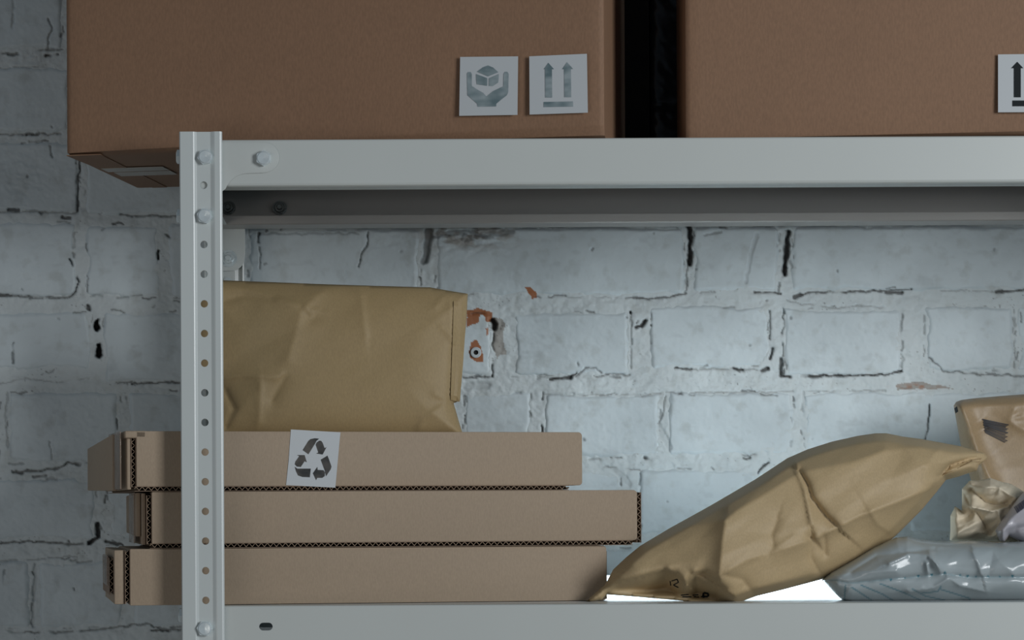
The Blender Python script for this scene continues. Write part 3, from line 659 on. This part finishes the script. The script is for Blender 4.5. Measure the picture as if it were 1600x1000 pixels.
# ------------------------------------------------------------------ bags: pillowy sheets with creases
class Bag:
    def __init__(s, outline, Yb, T, R, creases=(), fac=(), gx=0, gy=0, c=None, seed=0, Tb=None, step=4, top=0, pw=.5, extra=None):
        s.o = outline; s.Yb = Yb; s.T = T; s.R = R; s.cr = creases; s.fac = fac; s.gx = gx; s.gy = gy; s.seed = seed
        s.c = c or tuple(np.mean(np.array(outline), 0)); s.Tb = T if Tb is None else Tb; s.step = step; s.pw = pw; s.extra = extra
    def h(s, x, y):
        d, _ = pdist(x, y, s.o, True); t = np.clip(d/s.R, 0, 1); return (1-(1-t)**2)**s.pw, d
    def baseY(s, x, y): return s.Yb+s.gx*(x-s.c[0])+s.gy*(y-s.c[1])
    def front(s, x, y):
        t, d = s.h(x, y); Hh = s.T*t; ed = sstep(0, 14, d)
        for (pts, A, wl, wr) in s.cr:      # ridge (+) / valley (-), different width left/right of the line
            dd, sd = pdist(x, y, pts); wv = np.where(sd > 0, wr, wl)
            Hh = Hh+A*np.exp(-dd/wv)*(.25+.75*ed)
        for k, (sz, A) in enumerate(s.fac): Hh = Hh+A*facet(x, y, sz, s.seed+k*7)*(.2+.8*ed)
        if s.extra: Hh = Hh+s.extra(x, y)*ed
        return s.baseY(x, y)-Hh
    def back(s, x, y):
        t, d = s.h(x, y); return s.baseY(x, y)+s.Tb*t
    def mesh(s, name, mat, parent, ink=None, smooth=True):
        o = np.array(s.o, float); pts = []
        for k in range(len(o)):
            a = o[k]; b2 = o[(k+1) % len(o)]; n = max(1, int(np.hypot(*(b2-a))/s.step)); pts += [tuple(a+(b2-a)*j/n) for j in range(n)]
        nb = len(pts)
        x, y = np.meshgrid(np.arange(o[:, 0].min(), o[:, 0].max(), s.step), np.arange(o[:, 1].min(), o[:, 1].max(), s.step*.87))
        x[1::2] += s.step/2; x = x.ravel(); y = y.ravel(); x = x+(hsh(np.round(x), np.round(y), 5)-.5)*s.step*.2
        d, _ = pdist(x, y, s.o, True); m = inside(x, y, s.o) & (d > s.step*.55); x = x[m]; y = y[m]
        allp = [Vector(q) for q in pts]+[Vector((a, b2)) for a, b2 in zip(x, y)]
        vv, ee, ff, *_ = delaunay_2d_cdt(allp, [], [list(range(nb))], 1, 1e-4)
        X = np.array([q[0] for q in vv]); Y_ = np.array([q[1] for q in vv]); n = len(X)
        d, _ = pdist(X, Y_, s.o, True); rimm = d < .05
        fr = P(X, Y_, s.front(X, Y_)); bk = P(X, Y_, s.back(X, Y_)); bk[rimm] = P(X[rimm], Y_[rimm], s.baseY(X[rimm], Y_[rimm]))
        fr[rimm] = bk[rimm]
        idx = np.arange(n); bidx = np.where(rimm, idx, idx+n)
        faces = [tuple(f) for f in ff]+[tuple(int(bidx[q]) for q in f[::-1]) for f in ff]
        faces = [f for f in faces if len(set(f)) == len(f)]
        at = None
        if ink is not None: at = {'ink': np.concatenate([ink(X, Y_), np.zeros(n)])}
        ob = obj(name, np.concatenate([fr, bk]), faces, mat, parent, smooth, at)
        bm = bmesh.new(); bm.from_mesh(ob.data); bmesh.ops.recalc_face_normals(bm, faces=bm.faces); bm.to_mesh(ob.data); bm.free()
        ob.data.polygons.foreach_set('use_smooth', [smooth]*len(ob.data.polygons))
        return ob
    def decal(s, name, polys, mat, parent, off=.0004):
        mb = MB()
        for pl in polys:
            pl = np.array(pl, float); q = P(pl[:, 0], pl[:, 1], s.front(pl[:, 0], pl[:, 1])-off); mb.add(list(q), [tuple(range(len(pl)))])
        o = mb.build(name, mat, parent); md = o.modifiers.new('t', 'SOLIDIFY'); md.thickness = .0001; return o
def stroke(pts, wd, seg=3):
    """polyline to a list of small quads"""
    out = []; pts = [np.array(q, float) for q in pts]
    for a, b2 in zip(pts[:-1], pts[1:]):
        L_ = np.hypot(*(b2-a)); n = max(1, int(L_/seg)); d = (b2-a)/L_; nn = np.array((-d[1], d[0]))*wd/2
        for k in range(n): s0 = a+(b2-a)*k/n; s1 = a+(b2-a)*(k+1)/n; out.append([s0-nn, s1-nn, s1+nn, s0+nn])
    return out

# --- standing kraft envelope on the stack
r1 = thing('kraft_envelope', tuple(P(520, 680, .12)), 'flat kraft paper envelope standing upright on top of the flat box stack', 'envelope')
g1 = Bag([(304,441),(350,438),(430,441),(505,444),(600,447),(672,449),(706,455),(731,459),(729,500),(723,560),(719,626),(709,630),(716,655),(724,681),(335,681),(332,605),(306,590)],
   .105, .017, 85, gy=-.00006, seed=3, step=4, Tb=.016, pw=.62,
   creases=[([(340,438),(385,452),(430,468),(476,478)],.0035,7,22),([(517,446),(495,462),(470,488),(462,520),(450,560)],.004,26,30),([(566,462),(569,500),(573,526)],.0018,3,14),([(470,480),(485,500),(492,496)],-.002,8,8),
            ([(350,470),(380,462),(425,466)],-.0028,9,7),([(350,590),(380,586),(432,590),(448,582)],.0028,10,7),([(448,582),(435,605),(425,625)],-.003,10,8),([(352,610),(366,640),(352,668)],-.004,6,9),([(408,600),(405,660)],.002,6,12),
            ([(706,540),(704,590),(701,628)],-.003,8,4),([(706,480),(708,560),(704,620)],.0024,2,12),([(690,510),(708,528)],.0016,5,5),([(700,626),(680,616)],.0022,5,6),([(700,628),(660,655),(650,680)],.002,14,5),([(725,458),(695,462),(680,480)],.002,7,9)],
   fac=[(85, .0035), (30, .0005)])
e1 = g1.mesh('envelope_body', MAT['kraft'], r1)
# folded closing strip down its right edge
cells = []
for a in range(3):
    for b2 in range(20):
        def q_(i_, j_): t = j_/20; xl = 709-5*t; xr_ = 728.5-10.5*t**1.5; return (xl+(xr_-xl)*i_/3, 470+3*i_/3+155*t)
        cells.append([q_(a, b2), q_(a+1, b2), q_(a+1, b2+1), q_(a, b2+1)])
g1.decal('folded_strip', cells, MAT['kraft'], r1, .0012)

# --- plump kraft parcel leaning in the middle
r2 = thing('kraft_parcel', tuple(P(1120, 942, .05)), 'plump creased kraft paper parcel leaning up to the right across the lower shelf', 'parcel')
OUT2 = [(915,941),(925,931),(945,914),(958,890),(978,871),(1000,853),(1045,826),(1110,790),(1180,749),(1230,716),(1262,702),(1300,690),(1340,681),(1368,677),(1385,677),(1410,682),(1440,686),(1500,697),(1538,708),
 (1543,714),(1538,721),(1530,726),(1526,735),(1500,744),(1478,750),(1464,768),(1440,797),(1405,832),(1385,850),(1340,880),(1285,905),(1225,921),(1180,932),(1150,943),(1088,942),(1060,938),(1000,933),(948,929),(940,937)]
CR2 = [([(990,880),(1040,838),(1080,822),(1134,813),(1150,799),(1200,769),(1250,738),(1331,722),(1383,704),(1440,699)],.016,34,85),
 ([(1249,735),(1262,757),(1268,778),(1290,806),(1310,824)],-.010,5,20),([(1244,735),(1256,762),(1262,790),(1268,818)],.006,14,4),
 ([(1310,824),(1342,806),(1400,785),(1480,752)],.0065,22,9),([(1124,899),(1170,874),(1230,856),(1280,838),(1310,824)],.0055,16,10),
 ([(1266,840),(1276,850),(1289,866),(1288,838)],-.005,6,6),([(1266,840),(1266,872),(1284,903)],-.006,12,5),([(1133,812),(1128,850),(1124,898)],.011,60,14),
 ([(1215,812),(1206,835),(1209,858),(1200,865)],-.0035,6,14),([(1209,858),(1240,838)],.002,5,5),
 ([(925,935),(960,912),(1005,902),(1040,892),(1056,896),(1070,911),(1080,898),(1100,896),(1131,920)],-.010,4,16),([(1045,890),(1070,908),(1085,893)],.005,7,5),
 ([(1462,752),(1452,740),(1455,718),(1470,700)],.004,18,6),([(1385,678),(1420,705),(1452,735)],.003,10,16),
 ([(1466,746),(1485,728),(1515,717),(1538,713)],-.018,5,6),([(1462,752),(1470,744),(1500,738),(1524,728)],.006,5,5),
 ([(1360,800),(1372,820),(1400,835)],.003,18,6),([(1130,815),(1160,790),(1180,772)],.002,8,20),([(1180,932),(1160,905),(1128,898)],-.004,12,8)]
def ex2(x, y):     # body swells towards lower right, the left end is pulled back and faces left
    r_ = .022*sstep(900, 1180, x)-.018*sstep(1420, 1540, x)
    d, sd = pdist(x, y, [(915,940),(960,913),(1005,903),(1040,892),(1056,895),(1070,911),(1086,898),(1131,921),(1152,945)])
    r_ = r_-np.where(sd > 0, .0016*np.minimum(d, 24), 0)
    d, sd = pdist(x, y, [(1150,905),(1230,858),(1268,842),(1310,824),(1400,785),(1482,752)])
    return r_-np.where(sd > 0, .00032*np.minimum(d, 50)*sstep(1180, 1320, x), 0)
g2 = Bag(OUT2, .085, .030, 95, CR2, [(95, .007), (42, .0024), (20, .0006)], seed=12, step=3.2, Tb=.030, pw=.55, extra=ex2, gy=-.00022)
e2 = g2.mesh('parcel_body', MAT['kraft_b'], r2)
ink = []
ink += stroke([(1049,908),(1058,905),(1060,910),(1052,914),(1060,918)], 1.6, 2); ink += stroke([(1048,915),(1047,908)], 1.6)
for k, (a, L_) in enumerate(((1064, 12), (1066, 15), (1082, 12), (1084, 14))): ink += stroke([(a, 930+2.6*(k % 2)), (a+L_, 929+3.5*(k % 2))], 1.7)
ink += stroke([(1098,932),(1100,926),(1107,928),(1106,932),(1098,932)], 3); ink += stroke([(1099,927),(1099,934)], 3)
g2.decal('printed_mark', ink, MAT['ink'], r2)
# mouth at the tip: its shade painted as a darker kraft patch
mb = MB()
mo = [(1472,743),(1484,731),(1500,723),(1518,718),(1534,716),(1530,722),(1516,722),(1504,728),(1488,736)]
g2.decal('mouth_shade', [[mo[0], mo[1], mo[8]], [mo[1], mo[2], mo[7], mo[8]], [mo[2], mo[3], mo[6], mo[7]], [mo[3], mo[4], mo[5], mo[6]]], MAT['kraft_shade'], r2, .0006)

# --- kraft padded parcel behind on the right
r3 = thing('kraft_padded_parcel', tuple(P(1600, 930, .24)), 'upright kraft parcel at the right edge with a smeared black barcode', 'parcel')
g3 = Bag([(1490,634),(1494,628),(1502,625),(1525,622),(1560,619),(1600,616),(1700,612),(1790,620),(1796,700),(1790,925),(1560,928),(1545,850),(1520,760),(1502,700)], .225, .022, 26, [([(1500,632),(1512,660),(1530,712),(1552,756),(1580,840)],.010,9,26),([(1505,655),(1530,660),(1538,652)],.002,7,7),([(1502,628),(1540,634),(1600,632)],.005,14,10),([(1518,680),(1540,668)],-.002,5,6),([(1578,660),(1600,672)],.0025,7,5),([(1585,640),(1579,655),(1600,650)],.002,4,5),([(1495,690),(1560,730)],.001,9,9)],
   [(60, .0045), (24, .0008)], seed=31, step=3.6, Tb=.022)
g3.mesh('parcel_body', MAT['kraft_c'], r3)
ink = []
A, B2, C2, D2 = [np.array(q, float) for q in ((1535,655),(1576,664),(1574,693),(1538,675))]
for k in range(15):
    t = k/14; a = A+(D2-A)*t; b2 = B2+(C2-B2)*t
    ink += stroke([a+(b2-a)*.02*(k % 3), b2-(b2-a)*.05*((k*7) % 3)], (1.5, .9, 1.7, .8)[k % 4] if k < 7 else (.8, .6, 1.0)[k % 3], 4)
MAT['ink_worn'] = M('worn_black_ink', (.045, .045, .05), .5)
g3.decal('smeared_barcode', ink, MAT['ink_worn'], r3, .0006)
g3.decal('black_corner_mark', [[(1491,638),(1495,635),(1497,643),(1493,646)]], MAT['ink'], r3, .0008)

# --- grey poly mailer lying at the front right
r4 = thing('grey_poly_mailer', tuple(P(1500, 940, .06)), 'glossy grey plastic mailer lying flat on the lower shelf right, with teal dashed seam', 'mailer')
OUT4 = [(1284,906),(1300,893),(1330,876),(1362,857),(1385,846),(1400,840),(1418,838),(1440,843),(1475,846),(1520,845),(1560,848),(1600,846),(1700,846),(1800,850),(1806,900),(1800,940),(1600,940),(1450,941),(1330,941),(1318,939),(1305,928)]
seam = [(1286,907),(1305,907),(1325,911),(1355,909),(1400,904),(1440,901),(1476,897),(1492,899),(1512,902),(1540,902),(1600,902),(1800,903)]
def ink4(x, y):
    r_ = np.zeros(x.shape)
    d, _ = pdist(x, y, seam); r_ = np.maximum(r_, (1-sstep(.6, 1.6, d))*.35)
    for k, (a, b2) in enumerate(((1392,906),(1414,903),(1435,900),(1456,898),(1476,895),(1500,899),(1512,900),(1525,901),(1544,901),(1562,901),(1582,900))):
        r_ = np.maximum(r_, 1-sstep(1.2, 2.4, np.hypot(x-a, y-b2)))
    for pts in ([(1321,914),(1319,940)],[(1331,918),(1350,930),(1366,941)],[(1345,914),(1378,928),(1398,940)],[(1375,912),(1415,927),(1440,939)],[(1425,920),(1445,931),(1475,938)],[(1440,927),(1466,924)],[(1470,921),(1490,927),(1515,935),(1515,941)],[(1466,924),(1471,916)]):
        d, _ = pdist(x, y, pts); r_ = np.maximum(r_, (1-sstep(.5, 1.5, d))*.75)
    return r_
CR4 = [(seam,-.006,5,5),([(1330,893),(1370,868),(1420,862),(1460,858)],-.005,6,10),([(1390,880),(1420,866),(1450,868),(1466,885)],.006,9,6),([(1452,862),(1462,880),(1470,895)],.005,6,6),([(1448,880),(1450,895)],.005,4,5),([(1520,862),(1528,880),(1533,897)],.0045,16,6),([(1552,860),(1560,875),(1585,898)],.003,14,20),([(1552,860),(1545,898)],-.002,9,9),
 ([(1420,925),(1460,918),(1480,905)],.005,6,6),([(1480,900),(1500,915),(1540,925)],.004,8,5),([(1300,900),(1340,893),(1400,892)],.004,9,9),([(1318,940),(1308,915)],.003,6,6),([(1340,935),(1440,918)],.002,6,8),([(1400,842),(1470,850),(1600,850)],.004,8,6)]
g4 = Bag(OUT4, .060, .045, 42, CR4, [(60, .006), (22, .0015)], seed=44, step=2.2, Tb=.075, pw=.5)
g4.mesh('mailer_body', MAT['grey_poly'], r4, ink4)

# --- crumpled beige paper on the mailer
r5 = thing('crumpled_paper', tuple(P(1560, 846, .10)), 'crumpled beige wrapping paper on top of the grey plastic mailer', 'paper')
OUT5 = [(1484,845),(1485,825),(1485,806),(1490,796),(1492,791),(1503,798),(1503,775),(1503,764),(1515,751),(1528,751),(1548,747),(1566,753),(1580,756),(1600,768),(1650,790),(1680,820),(1690,849),(1600,849),(1545,846)]
CR5 = [([(1494,794),(1492,815),(1496,843)],.006,8,4),([(1503,798),(1516,790),(1524,797)],.010,5,4),([(1516,790),(1508,775),(1504,765)],-.010,5,4),([(1518,765),(1540,785),(1560,790),(1575,786)],-.013,7,9),([(1512,755),(1540,762),(1575,760)],.008,5,6),([(1518,792),(1550,799),(1575,792),(1590,775)],.011,6,5),([(1524,797),(1535,815),(1545,832)],-.009,6,5),([(1500,812),(1512,806),(1520,800)],-.006,4,4),([(1555,756),(1575,772),(1600,785)],.007,5,5),([(1497,842),(1530,832),(1560,842)],.006,8,4),([(1560,800),(1566,825),(1556,845)],.007,6,6),([(1566,753),(1560,770)],.005,4,4)]
g5 = Bag(OUT5, .125, .030, 34, CR5, [(26, .013), (13, .006), (7, .0022)], seed=59, step=1.7, Tb=.03, pw=.5)
g5.mesh('paper_ball', MAT['beige'], r5)
# --- white poly bag with a barcode, on the mailer at the picture edge
r6 = thing('white_poly_bag', tuple(P(1620, 848, .07)), 'white plastic bag with blue barcode, in front of the crumpled paper', 'bag')
OUT6 = [(1555,829),(1560,820),(1575,800),(1590,779),(1604,764),(1630,750),(1700,745),(1760,780),(1770,848),(1640,851),(1600,849),(1585,842),(1577,838),(1569,847),(1562,845)]
g6 = Bag(OUT6, .085, .026, 40, [([(1562,830),(1580,810),(1604,792)],.004,10,8),([(1577,838),(1590,826),(1620,822)],-.007,9,8),([(1569,845),(1566,830),(1575,818)],.004,4,5)], [(40, .005)], seed=71, step=2.6, Tb=.02)
g6.mesh('bag_body', MAT['white_poly'], r6)
ink = []
MAT['blue_ink'] = M('blue_black_ink', (.02, .035, .10), .4)
for k in range(22):
    t = k*1.55; a = np.array((1584.5+t*.82, 792-t*.60)); ink += stroke([a, a+np.array((5.5, 9.5))], (1.0, .6, 1.2, .5, .8)[k % 5], 5)
g6.decal('barcode', ink, MAT['blue_ink'], r6, .0006)

# --- glowing bar, an added source for the bright shelf strip and wall glow
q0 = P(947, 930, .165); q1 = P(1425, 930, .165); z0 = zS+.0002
r7 = thing('added_glow_bar', (float(q0[0]), .165, z0), 'glowing white light bar lying on the lower shelf behind the plump parcel', 'lamp')
mb = MB(); mb.box((q0[0]+.001, .165, z0), (q1[0]-q0[0]-.002, 0, 0), (0, .045, 0), (0, 0, .018)); mb.build('glow_block', MAT['lamp'], r7, bevel=.002)
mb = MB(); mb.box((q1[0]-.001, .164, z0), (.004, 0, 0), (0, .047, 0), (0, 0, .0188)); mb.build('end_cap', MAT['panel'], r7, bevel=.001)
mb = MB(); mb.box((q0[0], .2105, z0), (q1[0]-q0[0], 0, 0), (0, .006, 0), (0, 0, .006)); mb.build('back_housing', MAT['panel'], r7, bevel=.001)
